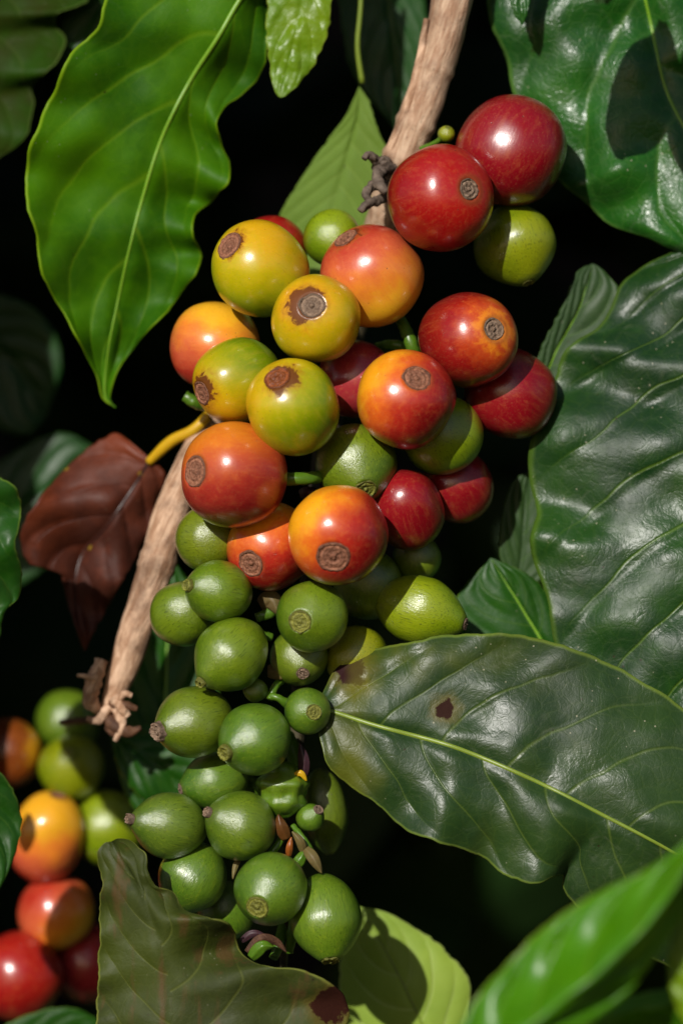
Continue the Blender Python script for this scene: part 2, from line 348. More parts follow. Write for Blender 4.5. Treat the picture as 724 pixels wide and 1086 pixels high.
def build_fruit(i, b):
    r, e = b['r'], b['e']
    if b['disc'][0] == 'ax':
        ax = Vector((b['disc'][1], b['disc'][3], b['disc'][2])).normalized()
    else:
        dx, dy = b['disc']
        L = r * e * 0.97
        q = dx * dx + dy * dy
        if q > (L * .985) ** 2:
            f = L * .985 / math.sqrt(q); dx *= f; dy *= f; q = dx * dx + dy * dy
        ax = Vector((dx / L, -math.sqrt(max(0.0, 1 - q / L / L)), -dy / L)).normalized()
    q = Vector((0, 0, 1)).rotation_difference(ax)
    rnd = random.Random(i * 13 + 5)
    rot = q.to_matrix() @ Matrix.Rotation(rnd.uniform(0, 6.28), 3, 'Z')
    k = (D + b['dep']) / D
    if b['green'] and i < N_MAIN and r > 20: r = r * 1.04
    R = r * S * k
    dr = b['dr'] / r * rnd.uniform(.86, .98)          # disc radius in units of r
    nip = b['nip']
    root = empty('coffee_cherry', P(b['x'], b['y'], b['dep']), rot)
    grp = 'out of focus cherries in the lower left corner' if i >= N_MAIN else ('green unripe cherries on the branch' if b['green'] else 'ripening cherries on the branch')
    tag(root, b['label'], 'coffee cherry', grp)
    # body
    prof = [(0, -e * 0.985)]
    n = 40
    th_end = math.asin(min(0.95, dr * 0.98))
    for j in range(1, n + 1):
        th = math.pi - (math.pi - th_end) * j / n
        s, c = math.sin(th), math.cos(th)
        rho = s ** 0.96
        z = c * e
        if b['green']:
            rho *= 1 - (0.25 if c > 0 else .15) * abs(c) ** 2.2
            if c > 0: z *= 1 + .04 * c ** 6
            if c > 0: rho *= 1 + 0.02 * math.sin(c * math.pi)
            if nip and c > 0.75: z += nip * 0.05 * ((c - .75) / .25) ** 2
        else:
            rho *= 1 + 0.018 * math.sin(2 * th) ** 2
            if c > 0.8: z -= 0.025 * ((c - .8) / .2)
        prof.append((rho, z))
    rim_r, rim_z = prof[-1]
    prof.append((rim_r * 0.93, rim_z - 0.03)); prof.append((rim_r * 0.5, rim_z - 0.045)); prof.append((0, rim_z - 0.05))
    fl = rnd.uniform(0.955, 0.99)
    sd = rnd.uniform(0, 100)
    def warp(v):
        w = mnoise.noise(v * 1.1 + Vector((sd, 0, 0))) * (0.036 if b['green'] else 0.06) + mnoise.noise(v * 3.0 + Vector((sd, 5, 0))) * 0.006
        two = 1 - (0.008 if b['green'] else .016) * math.cos(2 * math.atan2(v.y, v.x)) * min(1, (v.x ** 2 + v.y ** 2))
        v2 = Vector((v.x * (1 + w) * two, v.y * (1 + w) * fl * two, v.z * (1 + w * 0.3)))
        return v2 * R
    V, F = lathe(prof, 80, warp)
    tw_ = Vector((rnd.uniform(.80, 1.06), rnd.uniform(.78, .96), rnd.uniform(.9, 1.6))) if b['green'] else Vector((rnd.uniform(.95, 1.05), rnd.uniform(.93, 1.07), 1))
    b['stops'] = [(q_, tuple(cc * kk for cc, kk in zip(c_, tw_))) for q_, c_ in b['stops']]
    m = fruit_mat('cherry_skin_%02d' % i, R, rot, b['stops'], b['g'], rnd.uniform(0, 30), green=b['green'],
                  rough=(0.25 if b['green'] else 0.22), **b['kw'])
    mesh('skin', V, F, m, root)
    # calyx scar: raised rim, sunken disc, small central knob
    if b['disc'][0] == 'ax' and b['disc'][3] > 0.15: return root
    a = rim_r
    h = nip
    if h >= 0.8:
        pr = [(a * 1.06, rim_z - .03), (a * 1.03, rim_z + .02), (a * .98, rim_z + .05 + .05 * h), (a * .84, rim_z + .075 + .07 * h), (a * .70, rim_z + .06 + .06 * h),
              (a * .58, rim_z + .02 + .04 * h), (a * .40, rim_z + .02 + .03 * h), (a * .30, rim_z + .05 + .05 * h), (a * .14, rim_z + .06 + .05 * h), (0, rim_z + .03 + .05 * h)]
    else:
        pr = [(a * 1.05, rim_z - .03), (a * 1.03, rim_z + .002), (a * .97, rim_z + .012 + .03 * h), (a * .90, rim_z + .012 + .03 * h), (a * .84, rim_z - .012 + .03 * h), (a * .68, rim_z - .004 + .04 * h),
              (a * .52, rim_z + .004 + .05 * h), (a * .36, rim_z - .018 + .05 * h), (a * .22, rim_z - .02 + .05 * h), (a * .14, rim_z + .012 + .06 * h), (0, rim_z + .018 + .06 * h)]
    pr2 = []
    for (r0, z0), (r1, z1) in zip(pr, pr[1:]):
        pr2 += [(r0, z0), ((r0 + r1) / 2, (z0 + z1) / 2)]
    pr2.append(pr[-1])
    def warp2(v):
        w = mnoise.noise(v * 7 + Vector((sd, 0, 3))) * 0.10 * (1 + .6 * h); w2 = mnoise.noise(v * 16 + Vector((0, sd, 3))) * 0.028 * (1 + h)
        return Vector((v.x * (1 + w) * ov, v.y * (1 + w) * fl, v.z + w2 * (1 if v.x * v.x + v.y * v.y < (a * 1.0) ** 2 else .2))) * R
    ov = rnd.uniform(.94, 1.06)
    V, F = lathe(pr2[::1], 56, warp2)
    dk, lt = b['scar']
    ms = scar_mat('calyx_cork_%02d' % i, R, rnd.uniform(0, 50), dk, lt, rr0=a, wet=1.0 if b['scar'] is DSC_WET else (.5 if b['scar'] is DSC_GRN else 0))
    mesh('calyx_scar', V, F, ms, root)
    return root

# settle depths front to back
for i, b in enumerate(B):
    lo = -1e9
    for j in range(i):
        o = B[j]
        dd = math.hypot(b['x'] - o['x'], b['y'] - o['y'])
        rr = (b['r'] * (b['e'] * .35 + .65) + o['r'] * (o['e'] * .35 + .65)) * 0.87
        if dd < rr and (i < N_MAIN) == (j < N_MAIN):
            lo = max(lo, o['dep'] + math.sqrt(rr * rr - dd * dd))
    b['dep'] = max(b['d'], lo)
    build_fruit(i, b)

# ------------------------------------------------------------------ leaf material
def leaf_mat(name, base, dark, vein, N=8, K=2.0, rough=0.36, trans=0.22, tcol=None, mott=0.5, veinamt=0.6, net=1.0, edge=0.6, extra=None, bump=1.0, blister=0.0, curve=1.35, dust=.3, vw=.10, spec=.5, coat=0.0):
    t = NT(name)
    tc = t.n('ShaderNodeTexCoord'); oc = tc.outputs['Object']; uv = tc.outputs['UV']
    sp = t.n('ShaderNodeSeparateXYZ', {0: uv}); u, v = sp.outputs[0], sp.outputs[1]
    s = t.math('MULTIPLY_ADD', v, 2.0, -1.0)
    a = t.math('ABSOLUTE', s)
    side = t.math('MULTIPLY', t.math('GREATER_THAN', s, 0.0), 0.37)
    wob = t.math('MULTIPLY', t.math('SUBTRACT', t.noise(oc, 60, 2), 0.5), 0.5)
    ph = t.math('SUBTRACT', t.math('MULTIPLY', u, float(N)), t.math('MULTIPLY', t.math('POWER', a, curve), float(K)))
    ph = t.math('ADD', t.math('ADD', ph, side), wob)
    fr = t.math('FRACT', ph)
    tri = t.math('MULTIPLY', t.math('ABSOLUTE', t.math('SUBTRACT', fr, 0.5)), 2.0)   # 1 on the vein
    fade = t.ss(a, 1.0, 0.55)
    vn = t.math('MULTIPLY', t.ss(tri, 1 - vw, 0.995), fade)
    big = t.noise(oc, 45, 4, 0.6)
    med = t.noise(oc, 190, 4, 0.65)
    c = t.mix(t.math('MULTIPLY', t.ss(big, 0.35, 0.68), mott + 0.3), base, dark)
    c = t.mix(t.math('MULTIPLY', t.ss(med, 0.5, 0.75), 0.35 * mott), c, tuple(x * 1.5 for x in base))
    c = t.mix(t.math('MULTIPLY', vn, veinamt), c, vein)
    # fine vein net
    wv = t.vm('ADD', oc, t.vm('MULTIPLY', t.noise(oc, 300, 2, color=True), (0.0012, 0.0012, 0.0012)))
    v1 = t.vor(wv, 430, 'DISTANCE_TO_EDGE')
    v2 = t.vor(wv, 1150, 'DISTANCE_TO_EDGE')
    n1 = t.ss(v1, 0.0, 0.10); n2 = t.ss(v2, 0.0, 0.16)
    c = t.mix(t.math('MULTIPLY', t.math('SUBTRACT', 1.0, n1), 0.07 * net), c, vein)
    # pale margin
    c = t.mix(t.math('MULTIPLY', t.ss(a, 0.965, 0.992), edge), c, vein)
    # specks and dust
    pk = t.math('MULTIPLY', t.ss(t.vor(oc, 330), 0.075, 0.04), t.ss(t.noise(oc, 90, 2), 0.5, 0.6))
    c = t.mix(t.math('MULTIPLY', pk, 0.9), c, srgb(40, 28, 10))
    dz = t.math('MULTIPLY', t.ss(t.vor(t.vm('ADD', oc, (.3, .2, .1)), 560), 0.11, 0.05), dust)
    dz = t.math('MULTIPLY', dz, t.ss(t.noise(oc, 70, 2), 0.48, 0.6))
    c = t.mix(dz, c, srgb(170, 165, 140))
    film = t.math('MULTIPLY', t.ss(t.noise(oc, 170, 7, 0.78, 1.4), 0.54, 0.74), 0.20 * dust)
    c = t.mix(film, c, srgb(150, 150, 130))
    t.mask = None
    if extra: c = extra(t, c, u, s, a, oc)
    h = t.math('MULTIPLY', t.math('SUBTRACT', 1.0, vn), 0.5 * min(1, veinamt * 2))
    h = t.math('ADD', h, t.math('MULTIPLY', n1, 0.10 * net))
    h = t.math('ADD', h, t.math('MULTIPLY', n2, 0.07 * net))
    h = t.math('ADD', h, t.math('MULTIPLY', t.noise(oc, 130, 6, 0.60, 0.5), 1.6))
    if blister:
        h = t.math('ADD', h, t.math('MULTIPLY', t.ss(t.vor(wv, 330, 'SMOOTH_F1'), 0.75, 0.15), blister))
    bp = t.n('ShaderNodeBump', {'Height': h, 'Strength': 0.9 * bump, 'Distance': 0.00030})
    rg = t.math('ADD', rough - .04, t.math('MULTIPLY', t.noise(oc, 320, 5, 0.7), 0.18))
    rg = t.math('ADD', rg, t.math('MULTIPLY', t.ss(t.noise(oc, 85, 4, .6), .42, .62), 0.14))
    rg = t.math('ADD', rg, t.math('MULTIPLY', film, 0.6))
    if t.mask is not None:
        rg = t.math('ADD', rg, t.math('MULTIPLY', t.mask, .3)); spec = t.math('MULTIPLY', t.math('SUBTRACT', 1.0, t.math('MULTIPLY', t.mask, .7)), spec)
    pr = t.n('ShaderNodeBsdfPrincipled', {'Base Color': c, 'Roughness': rg, 'Normal': bp.outputs[0], 'IOR': 1.5, 'Specular IOR Level': spec, 'Coat Weight': coat, 'Coat Roughness': .16, 'Coat Normal': bp.outputs[0]})
    tr = t.n('ShaderNodeBsdfTranslucent', {'Color': t.mix(0.5, c, tcol or srgb(130, 170, 20)), 'Normal': bp.outputs[0]})
    mx = t.n('ShaderNodeMixShader', {0: trans, 1: pr, 2: tr})
    return t.out(mx)

def rib_mat(name, c1, c2, rough=0.4):
    t = NT(name); oc = t.n('ShaderNodeTexCoord').outputs['Object']
    n = t.noise(oc, 160, 4, 0.6)
    c = t.mix(n, c1, c2)
    bp = t.n('ShaderNodeBump', {'Height': t.noise(oc, 700, 3), 'Strength': 0.5, 'Distance': 0.0001})
    return t.out(t.n('ShaderNodeBsdfPrincipled', {'Base Color': c, 'Roughness': rough, 'Normal': bp.outputs[0], 'Subsurface Weight': 0.1, 'Subsurface Scale': 0.001}))

def leaf(label, mid, left, right, mat, ribmat=None, N=8, K=2.0, puff=3.0, groove=2.0, nu=150, nv=34, ribw=(3.2, 1.2), thick=1.8, ripple=2.0, cup=0.0,
         curve=1.35, petiole=None, petmat=None, name='coffee_leaf', cat='leaf', group='leaves around the fruit cluster', wave=0.0, waven=7, tilt=None):
    """mid/left/right: (x, y, depth) control points, base to tip"""
    M = catmull(mid, nu); L = catmull(left, nu); Rr = catmull(right, nu)
    c0 = P(*mid[0])
    root = empty(name, c0); tag(root, label, cat, group)
    V, F, UV = [], [], []
    sd = random.uniform(0, 50)
    for i in range(nu):
        u = i / (nu - 1)
        end = min(1, min(u, 1 - u) * 9)
        for j in range(-nv, nv + 1):
            s = j / nv; a = abs(s)
            # even spacing in width, denser at the margin
            aa = a ** 0.9; E = Rr[i] if s > 0 else L[i]
            p = M[i].lerp(E, aa)
            if a > .5:
                wg = end * (a - .5) * 2
                p = p + (E - M[i]).normalized() * wg * (2.2 * mnoise.noise(Vector((u * 34, sd, s))) + .9 * mnoise.noise(Vector((u * 90, sd, s))))
            ph = u * N - (aa ** curve) * K + (0.37 if s > 0 else 0)
            fr = ph - math.floor(ph)
            wnd = (aa * 6 if aa < .16 else 1) * (1 - max(0, (aa - .8) / .2) ** 2 * .8)
            pf = math.sin(math.pi * fr) ** 0.7 * wnd * end
            gr = math.exp(-(aa / 0.07) ** 2)
            q = Vector((p.x * .012 + sd, p.y * .012, 0))
            d = p.z - puff * pf + groove * gr * end - cup * math.sin(math.pi * aa) * end + ripple * mnoise.noise(q * 1.5) * 2 * end
            d += wave * math.sin(u * math.pi * 2 * waven + (1.3 if s > 0 else 0)) * aa ** 3 * end
            if tilt: d += tilt[0] * (p.x - tilt[2]) + tilt[1] * (tilt[3] - p.y)
            V.append(P(p.x, p.y, d) - c0)
            UV.append((u, 0.5 + 0.5 * s * (aa / a if a else 1)))
    w = 2 * nv + 1
    for i in range(nu - 1):
        for j in range(w - 1):
            F.append((i * w + j, i * w + j + 1, (i + 1) * w + j + 1, (i + 1) * w + j))
    o = mesh('blade', V, F, mat, root, uvs=UV)
    sm = o.modifiers.new('thick', 'SOLIDIFY'); sm.thickness = thick * S; sm.offset = 0
    if ribmat:
        path = [V[i * w + nv] + Vector((0, -S * 0.5, 0)) for i in range(0, nu, 2)]
        rr = [max(.35, ribw[0] * (1 - t / (len(path) - 1)) + ribw[1] * t / (len(path) - 1)) * S for t in range(len(path))]
        v2, f2 = tube(path, rr, 10, flat=0.8)
        mesh('midrib', v2, f2, ribmat, root)
    if petiole:
        pts = catmull(petiole[0], 24); path = [P(*p) - c0 for p in pts]
        v2, f2 = tube(path, rad_interp(petiole[1], 24), 14)
        mesh('petiole', v2, f2, petmat or ribmat, root)
    return root

rib_green = rib_mat('midrib_pale_green', srgb(120, 160, 40), srgb(96, 140, 26))
rib_lime = rib_mat('midrib_lime', srgb(128, 146, 50), srgb(100, 122, 34))
rib_dull = rib_mat('midrib_dull', srgb(70, 96, 30), srgb(60, 84, 30))

# L1 big upper-left
m = leaf_mat('leaf_bright_green', srgb(78, 132, 2), srgb(48, 100, 1), srgb(136, 172, 22), N=8, K=2.3, rough=0.45, trans=0.38, mott=0.75, veinamt=0.26, net=.6, edge=.8, bump=.35, dust=.25, vw=.16, spec=.22)
leaf('big bright green leaf hanging tip down at upper left, pale midrib and wavy margin',
     [(390, -170, 60), (300, -70, 60), (254, 0, 62), (232, 38, 66), (205, 80, 70), (181, 125, 76), (165, 165, 82), (150, 215, 90), (137, 265, 98), (125, 320, 108), (115, 370, 118), (111, 408, 126), (113, 425, 130), (123, 432, 130)],
     [(390, -170, 60), (260, -150, 40), (160, -80, 30), (113, -5, 30), (107, 22, 34), (95, 38, 30), (76, 55, 26), (60, 90, 34), (44, 125, 34), (31, 158, 40), (27, 190, 44), (28, 216, 50), (37, 242, 46), (42, 282, 62), (54, 310, 74), (69, 335, 86), (85, 365, 100), (103, 400, 120), (109, 422, 128), (123, 432, 130)],
     [(390, -170, 60), (352, -110, 84), (305, -50, 96), (288, 0, 100), (284, 48, 96), (280, 72, 88), (262, 96, 110), (240, 112, 92), (231, 128, 84), (234, 152, 106), (244, 174, 96), (242, 194, 88), (222, 215, 118), (206, 232, 104), (205, 250, 96), (214, 270, 112), (211, 286, 104), (199, 302, 118), (186, 320, 122), (172, 336, 116), (150, 360, 124), (127, 390, 124), (117, 420, 130), (123, 432, 130)],
     m, rib_green, N=8, K=2.3, puff=2.2, ripple=6, wave=8, waven=11, ribw=(3.4, 1.2), cup=-10)
# L2 small tip top centre
m2 = leaf_mat('leaf_yellow_green', srgb(122, 152, 22), srgb(92, 134, 12), srgb(190, 200, 80), N=9, K=2, rough=0.27, trans=0.30, mott=0.5, veinamt=0.06, net=.5, blister=2.6, bump=1.0, vw=.2)
leaf('small blistered yellow-green leaf tip pointing down at the top edge, left of the stem',
     [(330, -150, 72), (326, -70, 72), (320, 0, 75), (310, 50, 76), (296, 103, 78)],
     [(330, -150, 72), (292, -90, 78), (284, -20, 79), (283, 30, 80), (286, 66, 79), (291, 95, 78), (296, 103, 78)],
     [(330, -150, 72), (362, -80, 78), (352, -10, 79), (347, 34, 79), (331, 72, 78), (305, 100, 78), (296, 103, 78)], m2, None, N=9, K=2, puff=1, groove=1, nu=90, nv=24)
# L3 upper right glossy
m3 = leaf_mat('leaf_glossy_dark', srgb(36, 92, 22), srgb(22, 68, 18), srgb(100, 140, 60), N=5, K=1.6, rough=0.27, trans=0.16, mott=0.6, veinamt=0.25, net=1.3, bump=.8, dust=.7, coat=.1)
leaf('very glossy buckled dark green leaf at upper right, behind the two red cherries',
     [(610, -260, 60), (650, -120, 60), (684, 0, 64), (702, 85, 68), (724, 134, 74), (760, 200, 84), (810, 290, 96), (850, 340, 104)],
     [(610, -260, 60), (510, -180, 110), (505, -60, 110), (514, -5, 112), (520, 28, 108), (536, 62, 112), (543, 95, 118), (560, 140, 124), (585, 185, 118), (600, 200, 100), (612, 207, 104), (630, 226, 120), (655, 243, 106), (686, 252, 96), (706, 262, 96), (724, 270, 100), (770, 300, 100), (850, 340, 104)],
     [(610, -260, 60), (740, -180, 100), (820, -40, 120), (860, 100, 130), (870, 230, 120), (860, 310, 108), (850, 340, 104)],
     m3, rib_green, N=5, K=1.6, puff=11, groove=6, ripple=8, ribw=(3, 1.2), cup=8, tilt=(.04, .16, 650, 160))
# small tip in front of L3
leaf('narrow dark green leaf tip at the top edge in front of the glossy leaf',
     [(548, -90, 48), (549, -40, 48), (550, 0, 48), (553, 26, 48)], [(548, -90, 48), (536, -60, 48), (537, -15, 48), (544, 12, 48), (553, 26, 48)],
     [(548, -90, 48), (568, -60, 48), (564, -15, 48), (559, 12, 48), (553, 26, 48)], m3, rib_dull, N=5, nu=50, nv=14, puff=1)
# L4 right
m4 = leaf_mat('leaf_dark_quilted', srgb(34, 70, 20), srgb(20, 50, 20), srgb(104, 134, 40), N=9.4, K=2.4, rough=0.30, trans=0.10, mott=0.8, veinamt=0.4, net=.5, spec=.42, bump=.85, dust=.55, edge=.35, vw=.07)
leaf('large dark green quilted leaf at the right edge with silvery sheen and slanting veins',
     [(770, 215, 20), (792, 330, 0), (806, 470, -8), (806, 610, -4), (790, 740, 16), (764, 850, 44), (735, 930, 70)],
     [(770, 215, 20), (738, 255, 30), (712, 268, 36), (688, 279, 46), (664, 296, 50), (652, 312, 58), (644, 334, 62), (630, 350, 56), (610, 362, 48), (599, 372, 54), (592, 386, 66), (586, 408, 72), (572, 436, 62), (562, 468, 66), (560, 500, 78), (566, 528, 84), (569, 548, 76), (562, 570, 66), (567, 600, 76), (578, 628, 80), (583, 656, 72), (590, 690, 82), (620, 760, 90), (670, 850, 86), (735, 930, 70)],
     [(770, 215, 20), (850, 260, 30), (930, 380, 50), (960, 520, 60), (950, 680, 70), (880, 820, 80), (800, 900, 76), (735, 930, 70)],
     m4, rib_green, N=9.4, K=2.4, puff=7, groove=5, ripple=5, cup=4, tilt=(.19, .2, 806, 620), wave=3, waven=8, nu=200, nv=50, curve=1.2)
# L5 spotted leaf
def spots(t, c, u, s, a, oc):
    def blob(x, y, r, colr, c, k=.5):
        w = P(x, y, -30) - P(338, 752, -30)
        v = t.vm('MULTIPLY', t.vm('SUBTRACT', oc, tuple(w)), (1, 0, 1))
        dd = t.math('ADD', t.vm('LENGTH', v, out=1), t.math('MULTIPLY', t.math('SUBTRACT', t.noise(oc, 700, 4, .6), .5), r * S * 1.6))
        c = t.mix(t.math('MULTIPLY', t.ss(dd, r * S * 2.1, r * S * .9), .5), c, srgb(106, 92, 26))
        mk = t.ss(dd, r * S, r * S * .75)
        t.mask = mk if t.mask is None else t.math('MAXIMUM', t.mask, mk)
        return t.mix(mk, c, colr)
    c = blob(471, 752, 11, srgb(48, 28, 22), c)
    c = blob(372, 712, 17, srgb(46, 22, 24), c)
    yl = t.math('MULTIPLY', t.ss(t.noise(t.vm('ADD', oc, (.2, 0, 0)), 55, 3), .5, .7), t.ss(u, .5, .05))
    return t.mix(t.math('MULTIPLY', yl, .45), c, srgb(120, 118, 26))
m5 = leaf_mat('leaf_olive_spotted', srgb(42, 66, 26), srgb(27, 50, 24), srgb(112, 132, 50), N=8.5, K=2.0, rough=0.30, trans=0.10, mott=0.6, veinamt=0.25, net=.5, bump=.75, spec=.36, dust=.6, edge=.7, extra=spots, vw=.09)
leaf('broad olive-green leaf with two small brown spots and pale midrib, reaching in from lower right',
     [(338, 752, -30), (356, 756, -34), (400, 770, -44), (480, 792, -56), (560, 825, -66), (640, 865, -72), (712, 903, -72), (790, 950, -50), (860, 1000, -10)],
     [(338, 752, -30), (340, 742, -26), (346, 728, -20), (356, 710, -16), (380, 694, -18), (420, 684, -22), (470, 675, -28), (530, 672, -28), (575, 678, -28), (615, 691, -30), (662, 712, -34), (724, 752, -40), (790, 820, -36), (840, 920, -20), (860, 1000, -10)],
     [(338, 752, -30), (338, 772, -36), (341, 792, -40), (350, 815, -44), (374, 836, -46), (402, 856, -46), (430, 880, -56), (462, 893, -66), (492, 901, -58), (512, 909, -48), (532, 926, -60), (562, 938, -78), (584, 931, -66), (596, 930, -40), (600, 948, -36), (640, 985, -30), (720, 1030, 4), (800, 1040, 0), (860, 1000, -10)],
     m5, rib_lime, N=8.5, K=2.0, puff=3.5, groove=3, ripple=5, cup=2, wave=3, waven=9, nu=190, nv=46, ribw=(3.0, 1.4),
     petiole=([(322, 738, 0), (330, 746, -20), (345, 753, -34)], [4.5, 4, 3.4]))
# L6 blurred foreground
m6 = leaf_mat('leaf_fresh_green', srgb(80, 140, 4), srgb(54, 114, 2), srgb(150, 170, 60), N=7, K=2, rough=0.3, trans=0.30, mott=0.4, veinamt=0.25, net=.3, bump=.6, edge=.9, dust=.1)
leaf('blurred bright green leaf nearest the lens in the lower right corner',
     [(470, 1180, -560), (560, 1090, -570), (630, 1035, -580), (690, 975, -585), (740, 900, -580), (780, 820, -560)],
     [(470, 1180, -560), (480, 1110, -530), (500, 1065, -520), (536, 1024, -515), (578, 983, -515), (628, 950, -515), (690, 920, -520), (740, 880, -530), (780, 820, -560)],
     [(470, 1180, -560), (560, 1130, -545), (630, 1085, -530), (668, 1050, -520), (696, 1010, -520), (730, 960, -520), (770, 890, -530), (780, 820, -560)],
     m6, None, N=7, K=2, puff=8, ripple=4, cup=-16, group='leaves in front of the fruit')
leaf('blurred yellow-green leaf margin crossing the lower right corner below the nearest leaf',
     [(560, 1130, -420), (640, 1085, -420), (700, 1068, -430), (780, 1050, -430)],
     [(560, 1130, -420), (630, 1072, -410), (700, 1050, -410), (780, 1050, -430)],
     [(560, 1130, -420), (660, 1110, -400), (730, 1100, -400), (780, 1050, -430)], m6, None, N=5, puff=2, nu=60, nv=16, group='leaves in front of the fruit')
leaf('blurred yellow-green leaf sliver rising at the right edge by the nearest leaf',
     [(770, 1140, -480), (745, 1060, -480), (735, 1000, -480), (760, 930, -480)],
     [(770, 1140, -480), (720, 1075, -470), (708, 1020, -470), (722, 960, -470), (760, 930, -480)],
     [(770, 1140, -480), (790, 1060, -470), (780, 1000, -470), (760, 930, -480)], m2, None, N=5, puff=2, nu=60, nv=16, group='leaves in front of the fruit')
# L7 pale bottom centre
m7 = leaf_mat('leaf_pale_underside', srgb(156, 182, 66), srgb(132, 164, 48), srgb(190, 205, 120), N=7, K=2, rough=0.5, trans=0.3, mott=0.4, veinamt=0.4, net=.3, bump=.6, dust=.1, vw=.14)
leaf('pale yellow-green leaf lit by the sun at the bottom centre, behind the lowest cherries',
     [(500, 1220, 150), (470, 1140, 140), (440, 1070, 135), (410, 1010, 140), (381, 962, 150)],
     [(500, 1220, 150), (380, 1160, 160), (360, 1090, 160), (362, 1020, 160), (372, 975, 155), (381, 962, 150)],
     [(500, 1220, 150), (520, 1140, 150), (500, 1085, 150), (497, 1040, 150), (474, 1010, 150), (446, 988, 150), (410, 968, 150), (381, 962, 150)],
     m7, rib_lime, N=7, puff=1.2, ribw=(2.4, 1))
# L8 olive curled leaf bottom left
def dull(t, c, u, s, a, oc):
    st = t.noise(t.vm('MULTIPLY', oc, (1, 1, .12)), 260, 5, .6)
    c = t.mix(t.math('MULTIPLY', t.ss(st, .5, .66), .6), c, srgb(92, 62, 34))
    w = P(352, 1066, -90) - P(150, 1240, -90)
    v = t.vm('MULTIPLY', t.vm('SUBTRACT', oc, tuple(w)), (1, 0, 1))
    dd = t.math('ADD', t.vm('LENGTH', v, out=1), t.math('MULTIPLY', t.math('SUBTRACT', t.noise(oc, 330, 5, .65), .5), .0055))
    t.mask = t.ss(dd, .0034, .0029)
    c = t.mix(t.math('MULTIPLY', t.ss(dd, .0052, .003), .6), c, srgb(96, 78, 26))
    return t.mix(t.mask, c, srgb(50, 24, 16))
m8 = leaf_mat('leaf_dull_olive', srgb(60, 70, 16), srgb(42, 50, 14), srgb(120, 126, 50), N=7, K=2, rough=0.52, trans=0.12, mott=0.7, veinamt=0.2, net=.4, bump=.8, dust=.25, edge=.8, extra=dull, spec=.3)
leaf('dull olive leaf with bronze streaks, curled upper edge and a burnt brown corner',
     [(150, 1240, -90), (165, 1160, -92), (180, 1090, -96), (178, 1030, -100), (160, 970, -100), (140, 925, -96), (118, 893, -84)],
     [(150, 1240, -90), (100, 1200, -70), (98, 1140, -70), (102, 1086, -72), (105, 1030, -76), (106, 970, -80), (108, 930, -84), (104, 905, -80), (112, 894, -78), (118, 893, -84)],
     [(150, 1240, -90), (300, 1180, -96), (352, 1110, -96), (369, 1080, -90), (364, 1056, -84), (345, 1040, -96), (318, 1028, -112), (290, 1026, -104), (266, 1020, -80), (254, 1006, -70), (249, 988, -84), (238, 977, -104), (214, 972, -112), (194, 964, -92), (184, 946, -76), (166, 940, -90), (157, 926, -112), (154, 906, -96), (140, 893, -70), (126, 890, -70), (118, 893, -84)],
     m8, None, N=7, K=2, puff=2, ripple=7, wave=7, waven=8, nu=220, nv=44, thick=2.2, group='leaves in front of the fruit')
# L9, L10 left edge
m9 = leaf_mat('leaf_edge_green', srgb(36, 84, 14), srgb(24, 64, 10), srgb(110, 140, 50), N=7, K=2, spec=.3, rough=0.33, trans=0.2, mott=0.5, veinamt=0.2, net=.4, bump=.6, edge=.8)
leaf('green leaf with a wavy glossy margin entering at the left edge, mid height',
     [(-120, 480, -130), (-60, 560, -130), (-30, 640, -130), (-15, 710, -130)],
     [(-120, 480, -130), (-150, 560, -120), (-110, 640, -120), (-60, 700, -125), (-15, 710, -130)],
     [(-120, 480, -130), (-60, 470, -130), (-10, 500, -130), (14, 514, -125), (23, 535, -115), (20, 558, -126), (17, 580, -132), (23, 604, -118), (20, 632, -112), (6, 648, -124), (0, 668, -128), (-4, 695, -128), (-15, 710, -130)],
     m9, None, N=7, puff=4, nu=110, nv=24, ripple=4)
leaf('green leaf with a dewy glint entering at the left edge beside the blurred orange cherry',
     [(-130, 760, -140), (-70, 820, -140), (-30, 880, -140), (-5, 950, -140)],
     [(-130, 760, -140), (-150, 850, -130), (-90, 920, -130), (-5, 950, -140)],
     [(-130, 760, -140), (-60, 780, -140), (-5, 814, -136), (14, 838, -126), (23, 868, -120), (18, 900, -126), (6, 930, -136), (-5, 950, -140)],
     m9, None, N=6, puff=4, nu=90, nv=22, ripple=4)
# L11 top-left dark leaf, L11b
m11 = leaf_mat('leaf_dark_olive', srgb(36, 66, 10), srgb(44, 44, 14), srgb(90, 110, 50), N=7, K=2, rough=0.42, trans=0.1, mott=0.9, veinamt=0.15, net=.3, bump=.4, edge=.7, spec=.06)
leaf('blurred dark olive leaf with scalloped margin in the top left corner',
     [(-60, -160, 190), (-40, -60, 190), (-30, 40, 195), (-28, 120, 205), (-30, 190, 215)],
     [(-60, -160, 190), (-140, -60, 200), (-150, 60, 210), (-100, 160, 214), (-30, 190, 215)],
     [(-60, -160, 190), (60, -90, 200), (95, -10, 210), (84, 6, 200), (62, 14, 190), (60, 28, 214), (70, 44, 212), (62, 64, 196), (48, 78, 190), (34, 92, 214), (36, 112, 214), (30, 140, 196), (18, 156, 198), (0, 167, 206), (-30, 190, 215)],
     m11, None, N=7, puff=1.5, ripple=3, nu=130)
leaf('small fresh green leaf showing between the dark olive leaf and the big bright one',
     [(150, -80, 240), (120, -10, 240), (95, 40, 245), (70, 110, 250)], [(150, -80, 240), (90, -30, 240), (66, 20, 245), (60, 80, 250), (70, 110, 250)],
     [(150, -80, 240), (160, -20, 240), (130, 40, 245), (100, 90, 250), (70, 110, 250)], m9, None, N=5, puff=2, nu=60, nv=16)
